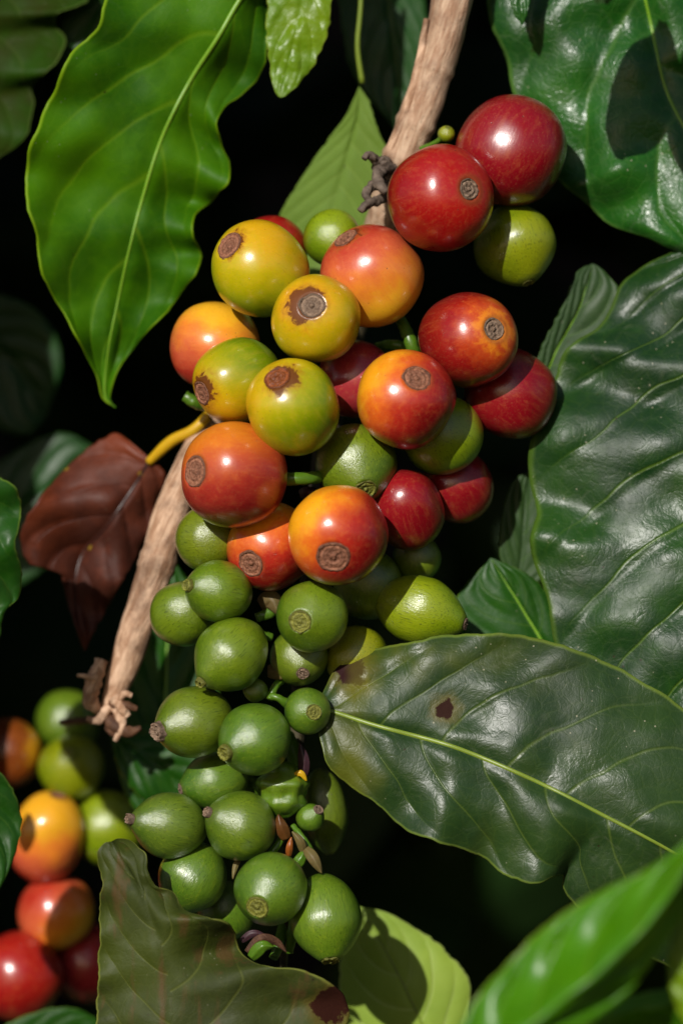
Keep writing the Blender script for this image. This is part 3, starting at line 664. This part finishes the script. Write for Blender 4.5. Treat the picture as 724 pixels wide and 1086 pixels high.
# L12 pale leaf behind the top, folded lengthwise: lit half and dark half
m12 = leaf_mat('leaf_matte_lime', srgb(112, 142, 44), srgb(98, 130, 36), srgb(140, 165, 70), N=9, K=2, rough=0.55, trans=0.30, mott=0.3, veinamt=0.35, net=.2, bump=.5, edge=.2, dust=.05, vw=.2)
leaf('matte lime-green leaf underside fanning out behind the peach-orange cherry and the stem',
     [(381, 92, 150), (378, 125, 155), (368, 165, 160), (356, 210, 165), (344, 262, 170), (340, 300, 170)],
     [(381, 92, 150), (366, 124, 155), (345, 152, 162), (322, 186, 170), (300, 222, 180), (285, 260, 190), (300, 300, 190), (340, 300, 170)],
     [(381, 92, 150), (392, 110, 150), (399, 134, 152), (410, 160, 156), (412, 200, 162), (400, 250, 170), (380, 290, 172), (340, 300, 170)],
     m12, None, N=9, K=1.4, puff=1, nu=100, nv=26, petiole=([(386, -60, 140), (382, 10, 142), (379, 50, 145), (384, 88, 150)], [2.6, 2.6, 2.6, 3.0]), petmat=rib_lime)
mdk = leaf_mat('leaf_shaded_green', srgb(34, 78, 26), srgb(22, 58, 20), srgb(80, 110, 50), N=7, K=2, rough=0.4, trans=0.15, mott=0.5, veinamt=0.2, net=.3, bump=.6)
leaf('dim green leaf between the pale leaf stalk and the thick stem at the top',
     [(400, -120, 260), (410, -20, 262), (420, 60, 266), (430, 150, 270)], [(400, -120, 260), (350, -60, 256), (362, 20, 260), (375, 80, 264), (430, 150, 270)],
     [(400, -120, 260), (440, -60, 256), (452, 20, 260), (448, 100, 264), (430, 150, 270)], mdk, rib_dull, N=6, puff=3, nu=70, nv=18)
mmid = leaf_mat('leaf_grey_green', srgb(52, 78, 36), srgb(38, 62, 32), srgb(96, 130, 60), N=5, K=2, rough=.45, trans=.15, mott=.5, veinamt=.3, net=.3, bump=.5, spec=.3)
leaf('dim green leaf whose notched edge shows right of the lime-green cherry in shadow',
     [(560, 440, 105), (590, 370, 105), (612, 330, 107), (628, 280, 111)], [(560, 440, 105), (570, 380, 101), (586, 345, 101), (603, 310, 105), (612, 288, 109), (628, 280, 111)],
     [(560, 440, 105), (610, 430, 101), (655, 370, 101), (656, 310, 105), (640, 288, 109), (628, 280, 111)], mmid, rib_green, N=5, puff=3, nu=70, nv=18)
leaf('greyish green leaf scrap behind the gap right of the dark red cherries',
     [(545, 640, 115), (552, 590, 115), (556, 540, 117), (560, 500, 119)], [(545, 640, 115), (530, 590, 111), (534, 540, 111), (545, 510, 115), (560, 500, 119)],
     [(545, 640, 115), (585, 600, 111), (590, 550, 111), (580, 510, 115), (560, 500, 119)], mmid, None, N=4, puff=2, nu=50, nv=14)
leaf('out-of-focus vivid green leaf in the gap above the spotted olive leaf',
     [(620, 760, 100), (580, 690, 96), (550, 640, 96), (520, 592, 100)], [(620, 760, 100), (540, 740, 96), (498, 690, 96), (482, 640, 98), (520, 592, 100)],
     [(620, 760, 100), (640, 690, 96), (590, 640, 96), (560, 610, 98), (520, 592, 100)], m9, rib_green, N=5, puff=3, nu=70, nv=18)
leaf('blurred grey-green leaf at the left edge below the tip of the big bright leaf',
     [(-80, 330, 420), (-20, 360, 420), (20, 390, 422), (50, 440, 426)], [(-80, 330, 420), (-20, 310, 416), (40, 330, 416), (66, 380, 420), (50, 440, 426)],
     [(-80, 330, 420), (-60, 400, 416), (-10, 450, 416), (30, 460, 420), (50, 440, 426)], mdk, None, N=5, puff=4, nu=60, nv=16, group='blurred leaves behind the cluster')
leaf('blurred dark green leaf behind the brown withered one at the left',
     [(-60, 620, 440), (0, 560, 440), (50, 520, 440), (110, 480, 445)], [(-60, 620, 440), (-50, 540, 436), (0, 490, 436), (60, 460, 440), (110, 480, 445)],
     [(-60, 620, 440), (20, 620, 436), (70, 580, 436), (110, 530, 440), (110, 480, 445)], mdk, None, N=5, puff=4, nu=60, nv=16, group='blurred leaves behind the cluster')
# L17 brown dead leaf
def dead(t, c, u, s, a, oc):
    return t.mix(t.math('MULTIPLY', t.ss(t.vor(oc, 160), .10, .04), .5), c, srgb(180, 150, 40))
m17 = leaf_mat('leaf_withered_brown', srgb(116, 52, 26), srgb(56, 24, 14), srgb(60, 26, 18), N=6, K=2, rough=0.45, trans=0.1, tcol=srgb(160, 60, 20), mott=0.6, veinamt=0.3, net=.4, bump=.9, edge=.3, dust=.1, extra=dead, spec=.3)
rib_brown = rib_mat('midrib_brown', srgb(60, 30, 22), srgb(44, 22, 18))
rib_yellow = rib_mat('petiole_yellow', srgb(208, 170, 24), srgb(186, 140, 20))
leaf('withered red-brown leaf on a yellow stalk behind the bare twig at the left',
     [(160, 488, 140), (140, 520, 150), (112, 560, 160), (86, 592, 168), (80, 640, 170), (90, 690, 170)],
     [(160, 488, 140), (140, 470, 146), (122, 460, 150), (96, 474, 160), (62, 505, 150), (34, 540, 136), (22, 568, 140), (32, 598, 156), (56, 592, 170), (66, 612, 172), (76, 650, 170), (90, 690, 170)],
     [(160, 488, 140), (174, 500, 150), (172, 520, 156), (158, 560, 160), (142, 596, 164), (120, 634, 168), (104, 662, 170), (90, 690, 170)],
     m17, rib_brown, N=6, K=1.6, puff=4, ripple=12, wave=6, waven=4, nu=110, nv=26, ribw=(3, 1.4), petiole=([(222, 440, 110), (205, 456, 112), (182, 468, 124), (158, 490, 140)], [6, 6, 6.5, 5]), petmat=rib_yellow)
# L18 leaves behind twig, lower left
leaf('blurred dark green leaf standing behind the twig, left of the green cherries',
     [(170, 900, 200), (172, 820, 200), (176, 740, 204), (178, 660, 210), (180, 590, 214)], [(170, 900, 200), (130, 830, 204), (128, 740, 208), (140, 660, 212), (180, 590, 214)],
     [(170, 900, 200), (222, 830, 200), (232, 740, 204), (220, 650, 210), (180, 590, 214)], m9, rib_green, N=6, puff=4, nu=80, nv=20)
leaf('blurred green leaf with a bright glint below the frayed twig end',
     [(118, 780, 190), (150, 800, 180), (180, 822, 172), (214, 850, 166)], [(118, 780, 190), (150, 768, 186), (196, 780, 176), (226, 815, 168), (214, 850, 166)],
     [(118, 780, 190), (126, 814, 190), (150, 846, 184), (186, 862, 172), (214, 850, 166)], m9, None, N=4, puff=3, ripple=8, nu=70, nv=20)
leaf('small green leaf piece below the blurred red cherries at the bottom left edge',
     [(-10, 1160, 240), (30, 1120, 240), (70, 1095, 240), (110, 1085, 242)], [(-10, 1160, 240), (0, 1095, 236), (45, 1072, 236), (80, 1070, 238), (110, 1085, 242)],
     [(-10, 1160, 240), (50, 1150, 236), (90, 1120, 238), (110, 1085, 242)], m9, None, N=4, puff=2, nu=50, nv=14)

# ------------------------------------------------------------------ bark
def bark_mat(name, c1, c2, c3, axis=(4, 1, 1), sc_=1.0, green=None):
    t = NT(name); oc = t.n('ShaderNodeTexCoord').outputs['Object']
    v = t.n('ShaderNodeMapping', {0: oc, 2: (0, axis[0], 0)}).outputs[0]
    v = t.vm('MULTIPLY', v, (1, 1, .16))
    n1 = t.noise(v, 900 * sc_, 5, .65, .4); n2 = t.noise(oc, 160, 4, .6)
    n3 = t.noise(oc, 900, 4, .7)
    c = t.mix(t.ss(n1, .35, .65), c1, c2)
    c = t.mix(t.math('MULTIPLY', t.ss(n2, .45, .7), .7), c, c3)
    c = t.mix(t.math('MULTIPLY', t.ss(n3, .58, .75), .5), c, tuple(x * .3 for x in c3))
    h = t.math('ADD', t.math('MULTIPLY', n1, 1.0), t.math('MULTIPLY', n3, .5))
    bp = t.n('ShaderNodeBump', {'Height': h, 'Strength': 1.0, 'Distance': 0.0004})
    return t.out(t.n('ShaderNodeBsdfPrincipled', {'Base Color': c, 'Roughness': .72, 'Normal': bp.outputs[0]}))
bark = bark_mat('bark_tan', srgb(198, 168, 140), srgb(158, 120, 92), srgb(118, 88, 68), axis=(-.35, 0))
bark2 = bark_mat('bark_pinkish', srgb(212, 176, 146), srgb(158, 118, 88), srgb(96, 68, 48), axis=(-.4, 0))
cork = bark_mat('cork_grey', srgb(120, 104, 90), srgb(84, 70, 60), srgb(60, 48, 40))
twigdark = bark_mat('bark_dark', srgb(70, 62, 34), srgb(46, 38, 24), srgb(36, 26, 20))
stalkg = rib_mat('stalk_green', srgb(84, 120, 26), srgb(64, 96, 20), .35)
stipb = bark_mat('stipule_brown', srgb(94, 60, 34), srgb(66, 38, 22), srgb(44, 26, 16))
stipp = rib_mat('stipule_tan', srgb(112, 104, 50), srgb(80, 56, 36), .6)
stipr = rib_mat('stipule_red', srgb(96, 70, 26), srgb(84, 30, 18), .4)
stipv = rib_mat('stipule_purple', srgb(74, 44, 52), srgb(48, 30, 36), .5)

def lump(seed, amp, ringat=(), ringh=.12):
    def f(t, th):
        v = 1 + amp * mnoise.noise(Vector((math.cos(th) * 1.2, math.sin(th) * 1.2, t * 9 + seed))) + amp * .4 * mnoise.noise(Vector((math.cos(th) * 4, math.sin(th) * 4, t * 22 + seed)))
        for q in ringat: v += ringh * math.exp(-((t - q) / .012) ** 2)
        return v
    return f

br = empty('coffee_branch', P(480, -40, 60))
tag(br, 'thick tan-barked coffee stem coming down from the top edge and carrying the fruit cluster', 'branch')
c0 = P(480, -40, 60)
def part(name, pts, rs, m, n=60, sides=22, bump=None, parent=None, flat=1.0):
    par = parent or br
    base = par.matrix_world.translation
    path = [P(*p) - base for p in catmull(pts, n)]
    V, F = tube(path, rad_interp(rs, n), sides, bump, flat)
    return mesh(name, V, F, m, par)
part('bark', [(492, -60, 70), (480, 0, 70), (470, 40, 70), (455, 90, 72), (438, 140, 76), (420, 190, 90), (408, 240, 120), (396, 290, 150)],
     [22, 22, 21, 21, 21, 23, 22, 18], bark, n=110, sides=30, bump=lump(3, .12, (.12, .36, .52, .62), .10))
part('bark_shade_toned', [(398, 282, 148), (380, 330, 150), (352, 430, 130), (334, 560, 100), (320, 680, 70), (316, 760, 50), (312, 830, 30), (306, 900, 20), (302, 990, 10), (300, 1040, 30)],
     [17, 15, 14, 12, 10, 9, 8, 7, 5, 4], twigdark, n=110, sides=22, bump=lump(9, .2))  # dark colour stands in for shade in the gap between the fruits
# thin split side of bark along left
part('bark_ridge', [(452, 20, 62), (444, 70, 60), (430, 118, 62), (414, 158, 70), (404, 190, 84)], [3, 5, 5, 5, 3], bark2, n=40, bump=lump(8, .25))
# knobbly old flower stalks at the node
for pts, rs in [([(404, 186, 60), (398, 170, 40), (390, 164, 30), (386, 168, 26)], [7, 6, 5, 3.5]),
                ([(408, 196, 60), (396, 196, 36), (388, 206, 26), (392, 214, 24)], [6, 6, 5, 3.5]),
                ([(412, 208, 60), (402, 212, 36), (390, 216, 22), (382, 224, 18)], [6, 5, 5, 4]),
                ([(416, 180, 60), (408, 176, 44), (402, 168, 40)], [6, 6, 4.5]),
                ([(410, 170, 60), (400, 186, 34), (404, 198, 22), (410, 204, 20)], [6, 7, 6, 5])]:
    part('flower_stub', pts, rs, cork, n=26, sides=14, bump=lump(random.random() * 40, .45))
# green fruit stalks
for pts, rs in [([(286, 509, -34), (308, 508, -44), (330, 507, -36), (345, 504, -10)], [7.5, 7, 7, 8]),
                ([(424, 338, 34), (430, 350, 24), (436, 366, 20), (440, 380, 26)], [6, 6.5, 7, 7]),
                ([(400, 368, 60), (416, 366, 40), (430, 368, 40)], [5, 6, 6]),
                ([(280, 736, -14), (294, 740, -22), (308, 748, -16), (322, 752, -10)], [4.5, 4, 5.5, 6]),
                ([(272, 655, 0), (286, 650, 4), (300, 640, 10)], [5, 6, 6]),
                ([(196, 420, 60), (206, 426, 60), (220, 430, 70)], [6, 7, 7]),
                ([(305, 780, 20), (312, 800, 0), (316, 830, -14), (312, 860, -12)], [7, 9, 11, 8]),
                ([(300, 980, 10), (296, 1000, -4), (290, 1016, -14)], [5, 6, 5]),
                ([(250, 826, 40), (280, 838, 30), (300, 850, 10)], [8, 9, 9]),
                ([(304, 880, -20), (296, 894, -28), (286, 908, -30)], [4, 3.6, 4]),
                ([(310, 876, -20), (322, 890, -30), (330, 904, -30)], [3.6, 3.4, 4]),
                ([(300, 720, 0), (292, 728, -14), (286, 742, -20)], [4.5, 4, 4]),
                ([(268, 664, 10), (276, 672, 0), (288, 676, 4)], [4, 4, 4.5]),
                ([(446, 158, 60), (460, 152, 50), (470, 145, 42)], [3, 2.6, 3]),
                ([(314, 962, 0), (310, 990, 0), (306, 1010, 4)], [6, 6, 5])]:
    part('fruit_stalk', pts, rs, stalkg, n=24, sides=16, bump=lump(random.random() * 40, .18))
# swollen green node
V, F = lathe([(0, -1.15)] + [(math.sin(math.pi * j / 24) * (1 + .12 * math.sin(j)), -1.15 * math.cos(math.pi * j / 24)) for j in range(1, 24)] + [(0, 1.15)], 40,
             lambda v: (v + v.normalized() * .14 * mnoise.noise(v * 2.2)) * 26 * S)
mg = fruit_mat('node_skin', 26 * S, Matrix.Identity(3), G2, (0, .3, -.7), 4.2, green=True)
nd = mesh('swollen_node', V, F, mg, br); nd.location = P(300, 838, -18) - c0

def scale_leaf(pts, w, m, thick=1.4):
    """small pointed stipule"""
    base = br.matrix_world.translation
    C = catmull(pts, 18); V, F = [], []
    for i, c in enumerate(C):
        u = i / 17; ww = w * math.sin(math.pi * (0.18 + 0.82 * u)) ** .8
        t = (C[min(i + 1, 17)] - C[max(i - 1, 0)]); nrm = Vector((-t.y, t.x, 0)).normalized()
        for j in range(-5, 6):
            s = j / 5
            q = c + nrm * ww * s
            V.append(P(q.x, q.y, q.z + abs(s) * w * .55 + random.uniform(-.3, .3)) - base)
    for i in range(17):
        for j in range(10):
            F.append((i * 11 + j, i * 11 + j + 1, (i + 1) * 11 + j + 1, (i + 1) * 11 + j))
    o = mesh('stipule', V, F, m, br)
    mo = o.modifiers.new('t', 'SOLIDIFY'); mo.thickness = thick * S; mo.offset = 0
    return o
scale_leaf([(322, 824, -26), (322, 806, -30), (318, 788, -28)], 6, stipv)
scale_leaf([(312, 822, -34), (319, 820, -36), (325, 828, -34)], 3, rib_yellow)
scale_leaf([(304, 890, -40), (298, 876, -46), (295, 864, -44)], 7, stipr)
scale_leaf([(306, 908, -46), (307, 898, -52), (309, 888, -50)], 3.5, rib_mat('stipule_orange', srgb(160, 90, 30), srgb(110, 60, 24), .4))
scale_leaf([(322, 904, -40), (318, 892, -46), (310, 882, -44)], 4.5, stipp)
scale_leaf([(324, 900, -44), (332, 910, -52), (341, 926, -50)], 6, stipp)
scale_leaf([(310, 922, -40), (318, 912, -44), (324, 900, -40)], 6, stalkg)
scale_leaf([(256, 906, -30), (250, 918, -38), (247, 932, -40)], 3, stipp)
scale_leaf([(262, 1010, -60), (276, 996, -64), (292, 998, -58), (304, 1010, -54)], 5, stipb)
scale_leaf([(256, 998, -56), (268, 990, -60), (282, 992, -58)], 4, stipv)
scale_leaf([(266, 1016, -64), (278, 1004, -70), (290, 1004, -66)], 7, stalkg)
scale_leaf([(284, 712, -10), (300, 712, -20), (314, 716, -18)], 9, stipp)
scale_leaf([(276, 642, 0), (288, 636, -8), (296, 652, -8)], 10, stipp)
scale_leaf([(318, 524, 10), (326, 522, 0), (338, 520, 4)], 6, stipv)
scale_leaf([(388, 676, 10), (384, 680, 0), (374, 686, 0)], 8, stipp)

# bare twig at left
tw = empty('bare_twig', P(205, 470, 110))
tag(tw, 'pale bare twig slanting down behind the left of the cluster, its broken end frayed', 'twig')
part('bark', [(262, 400, 170), (236, 436, 150), (206, 484, 112), (184, 540, 100), (166, 600, 98), (150, 650, 98), (134, 700, 100), (122, 735, 104), (116, 756, 108)], [11, 13, 16, 18, 20.5, 18.5, 18, 16, 11], bark2, n=120, sides=28,
     bump=lump(5, .10, (.575, .6), .12), parent=tw)
for pts, rs in [([(108, 700, 96), (100, 722, 90), (96, 742, 92), (106, 756, 100)], [7, 9, 9, 5]), ([(106, 722, 88), (94, 718, 80), (82, 716, 76)], [4, 3.4, 2]),
                ([(122, 740, 90), (130, 752, 84), (136, 760, 84)], [7, 6, 4]), ([(124, 752, 92), (130, 770, 84), (122, 786, 84)], [6, 5, 3]),
                ([(116, 750, 92), (104, 764, 86), (92, 762, 86)], [6, 5, 3]), ([(126, 744, 88), (132, 736, 80), (140, 738, 80)], [5, 4, 3])]:
    part('bark_shred', pts, rs, bark2, n=24, sides=12, bump=lump(random.random() * 30, .3), parent=tw)
for pts, rs in [([(112, 756, 100), (120, 768, 90), (136, 776, 86), (150, 772, 84)], [7, 8, 7, 3]), ([(118, 748, 96), (132, 748, 86), (146, 752, 84)], [6, 6, 3]), ([(120, 760, 96), (118, 774, 92), (128, 782, 90)], [7, 6, 3]),
                ([(112, 762, 110), (90, 764, 160), (66, 766, 210)], [5, 4, 4])]:
    part('bark_shred', pts, rs, stipb, n=24, sides=12, bump=lump(random.random() * 30, .35), parent=tw)

# ------------------------------------------------------------------ bush behind the frame, and unseen leaves added beside it for shade
def foliage_mesh():
    rnd = random.Random(3)
    V, F, UV = [], [], []
    def one(c, Ln, W, q, bend):
        b = len(V); nu, nv = 10, 3
        for i in range(nu + 1):
            u = i / nu; w = W * math.sin(math.pi * min(1, u * .96 + .02)) ** .75 * (1 - .25 * u)
            for j in range(-nv, nv + 1):
                s = j / nv
                p = Vector((s * w, abs(s) * W * .22 + math.sin(u * 22 + j) * W * .05, (u - .5) * Ln))
                p.y += bend * (u - .5) ** 2 * Ln
                V.append(c + q @ p); UV.append((u, .5 + .5 * s))
        k = 2 * nv + 1
        for i in range(nu):
            for j in range(k - 1):
                a = b + i * k + j
                F.append((a, a + 1, a + k + 1, a + k))
    from mathutils import Euler
    def rot():
        return Euler((rnd.uniform(-.9, .9), rnd.uniform(-2.6, 2.6), rnd.uniform(-.9, .9))).to_matrix()
    q0 = Vector((-.33, -.86, .42)).normalized().to_track_quat('-Y', 'Z').to_matrix()
    def rot2():
        return q0 @ Euler((rnd.uniform(-.45, .45), rnd.uniform(-2.6, 2.6), rnd.uniform(-.45, .45))).to_matrix()
    # wall of leaves deep in the bush
    for _ in range(420):
        y = rnd.uniform(.24, .44)
        one(Vector((rnd.uniform(-.34, .34), y, rnd.uniform(-.36, .36))), rnd.uniform(.08, .12), rnd.uniform(.018, .028), rot(), rnd.uniform(-1, 1))
    # unseen canopy added around the view, keeps the bush depth in shade
    n = 0
    while n < 1150:
        y = rnd.uniform(.055, .19)
        x = rnd.uniform(-.34, .12); z = rnd.uniform(-.05, .34)
        if n > 750: x = rnd.uniform(-.25, .28); z = rnd.uniform(-.28, .28)
        k = (D + y / S) / D
        if abs(x) < .054 * k + .047 and abs(z) < .0815 * k + .047: continue
        if n <= 750 and (x > .054 * k or z < -.08): continue
        one(Vector((x, y, z)), rnd.uniform(.06, .09), rnd.uniform(.018, .027), rot2(), rnd.uniform(-1, 1)); n += 1
    n = 0  # smaller unseen leaves added nearer the frame to block stray sun
    while n < 900:
        y = rnd.uniform(.06, .23); k = (D + y / S) / D
        x = rnd.uniform(-.16, .10); z = rnd.uniform(-.12, .19)
        if abs(x) < .054 * k + .027 and abs(z) < .0815 * k + .027: continue
        if x > .06 * k and z < .05: continue
        one(Vector((x, y, z)), rnd.uniform(.036, .048), rnd.uniform(.010, .014), rot2(), rnd.uniform(-1, 1)); n += 1
    n = 0  # more unseen leaves added closer in, left and top, to block sun
    while n < 420:
        y = rnd.uniform(.016, .062); k = (D + y / S) / D
        x = rnd.uniform(-.14, .02); z = rnd.uniform(.012, .15)
        left = x < -.054 * k - .022 and z < .12
        top = z > .0815 * k + .024 and y > .034
        if not (left or top): continue
        one(Vector((x, y, z)), rnd.uniform(.032, .042), rnd.uniform(.009, .013), rot2(), rnd.uniform(-1, 1)); n += 1
    one(P(-14, 846, 165), 46 * S, 15 * S, Euler((0, 0, 0)).to_matrix(), .2)  # unseen leaf added to cast the dark spot on the orange cherry
    # leaf just above the frame that shades part of the glossy leaf
    one(P(585, -98, -240), 170 * S, 44 * S, Euler((0, .22, 0)).to_matrix(), .3)
    one(P(-48, 765, 250), 190 * S, 34 * S, Euler((0, 0, 0)).to_matrix(), .2)  # unseen leaf added to shade the cherries at the left edge
    one(P(650, -100, -250), 190 * S, 46 * S, Euler((0, .1, 0)).to_matrix(), .3)  # second unseen leaf added to widen the shade on the glossy leaf
    return V, F, UV
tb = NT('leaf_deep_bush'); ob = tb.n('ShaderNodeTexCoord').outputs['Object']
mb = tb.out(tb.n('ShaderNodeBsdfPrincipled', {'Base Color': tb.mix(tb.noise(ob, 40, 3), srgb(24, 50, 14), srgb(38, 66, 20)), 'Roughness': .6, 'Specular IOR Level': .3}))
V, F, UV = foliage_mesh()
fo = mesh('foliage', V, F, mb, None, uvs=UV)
tag(fo, 'deep shaded coffee bush leaves behind, plus unseen ones added round the frame to cast shade', 'foliage', kind='stuff')
# added backdrop in soil colours, keeps sky out of the gaps
t = NT('soil'); oc = t.n('ShaderNodeTexCoord').outputs['Object']
n_ = t.noise(oc, 9, 6, .7)
cs = t.mix(n_, srgb(36, 26, 18), srgb(62, 46, 32))
ms = t.out(t.n('ShaderNodeBsdfPrincipled', {'Base Color': cs, 'Roughness': .95}))
V, F = [], []
nx, nz = 60, 40
for j in range(nz + 1):
    for i in range(nx + 1):
        x = (i / nx - .5) * 6; v = j / nz
        y = .48 + v * v * 1.1 - max(0, .25 - v) * 2.0; z = -.75 + v * 3.0
        V.append(Vector((x, y + .05 * mnoise.noise(Vector((x * 3, v * 6, 0))), z)))
for j in range(nz):
    for i in range(nx):
        a = j * (nx + 1) + i; F.append((a, a + 1, a + nx + 2, a + nx + 1))
so = mesh('backdrop', V, F, ms); tag(so, 'added dark backdrop in soil colours behind the bush, closing off the sky', 'backdrop', kind='structure')

# ------------------------------------------------------------------ light
SUN = Vector((-.33, -.86, .42)).normalized()      # towards the sun
elev = math.asin(SUN.z); azim = math.atan2(SUN.x, SUN.y)
w = bpy.data.worlds.new('World'); sc.world = w; w.use_nodes = True
nt = w.node_tree; nt.nodes.clear()
sky = nt.nodes.new('ShaderNodeTexSky'); sky.sky_type = 'NISHITA'; sky.sun_disc = False
sky.sun_elevation = elev; sky.sun_rotation = azim
bg = nt.nodes.new('ShaderNodeBackground'); bg.inputs[1].default_value = 0.065
wo = nt.nodes.new('ShaderNodeOutputWorld')
nt.links.new(sky.outputs[0], bg.inputs[0]); nt.links.new(bg.outputs[0], wo.inputs[0])
sl = bpy.data.lights.new('sun', 'SUN'); sl.energy = 5.0; sl.angle = math.radians(.5); sl.color = (1, .96, .90)
so_ = bpy.data.objects.new('sun', sl); col.objects.link(so_)
so_.rotation_euler = SUN.to_track_quat('Z', 'Y').to_euler(); so_.location = SUN * 2

# ------------------------------------------------------------------ camera
cd = bpy.data.cameras.new('camera'); cam = bpy.data.objects.new('camera', cd); col.objects.link(cam)
cam.location = (0, -D * S, 0); cam.rotation_euler = (math.pi / 2, 0, 0)
cd.sensor_fit = 'VERTICAL'; cd.sensor_height = 36
cd.lens = D * 36 / 1086
cd.clip_start = .01; cd.clip_end = 50
cd.dof.use_dof = True; cd.dof.focus_distance = .60 - 45 * S; cd.dof.aperture_fstop = 9
sc.camera = cam
sc.view_settings.view_transform = 'Standard'; sc.view_settings.look = 'None'
sc.view_settings.exposure = -0.28; sc.view_settings.gamma = 1
sc.render.engine = 'CYCLES'
sc.cycles.use_denoising = True
sc.cycles.max_bounces = 6
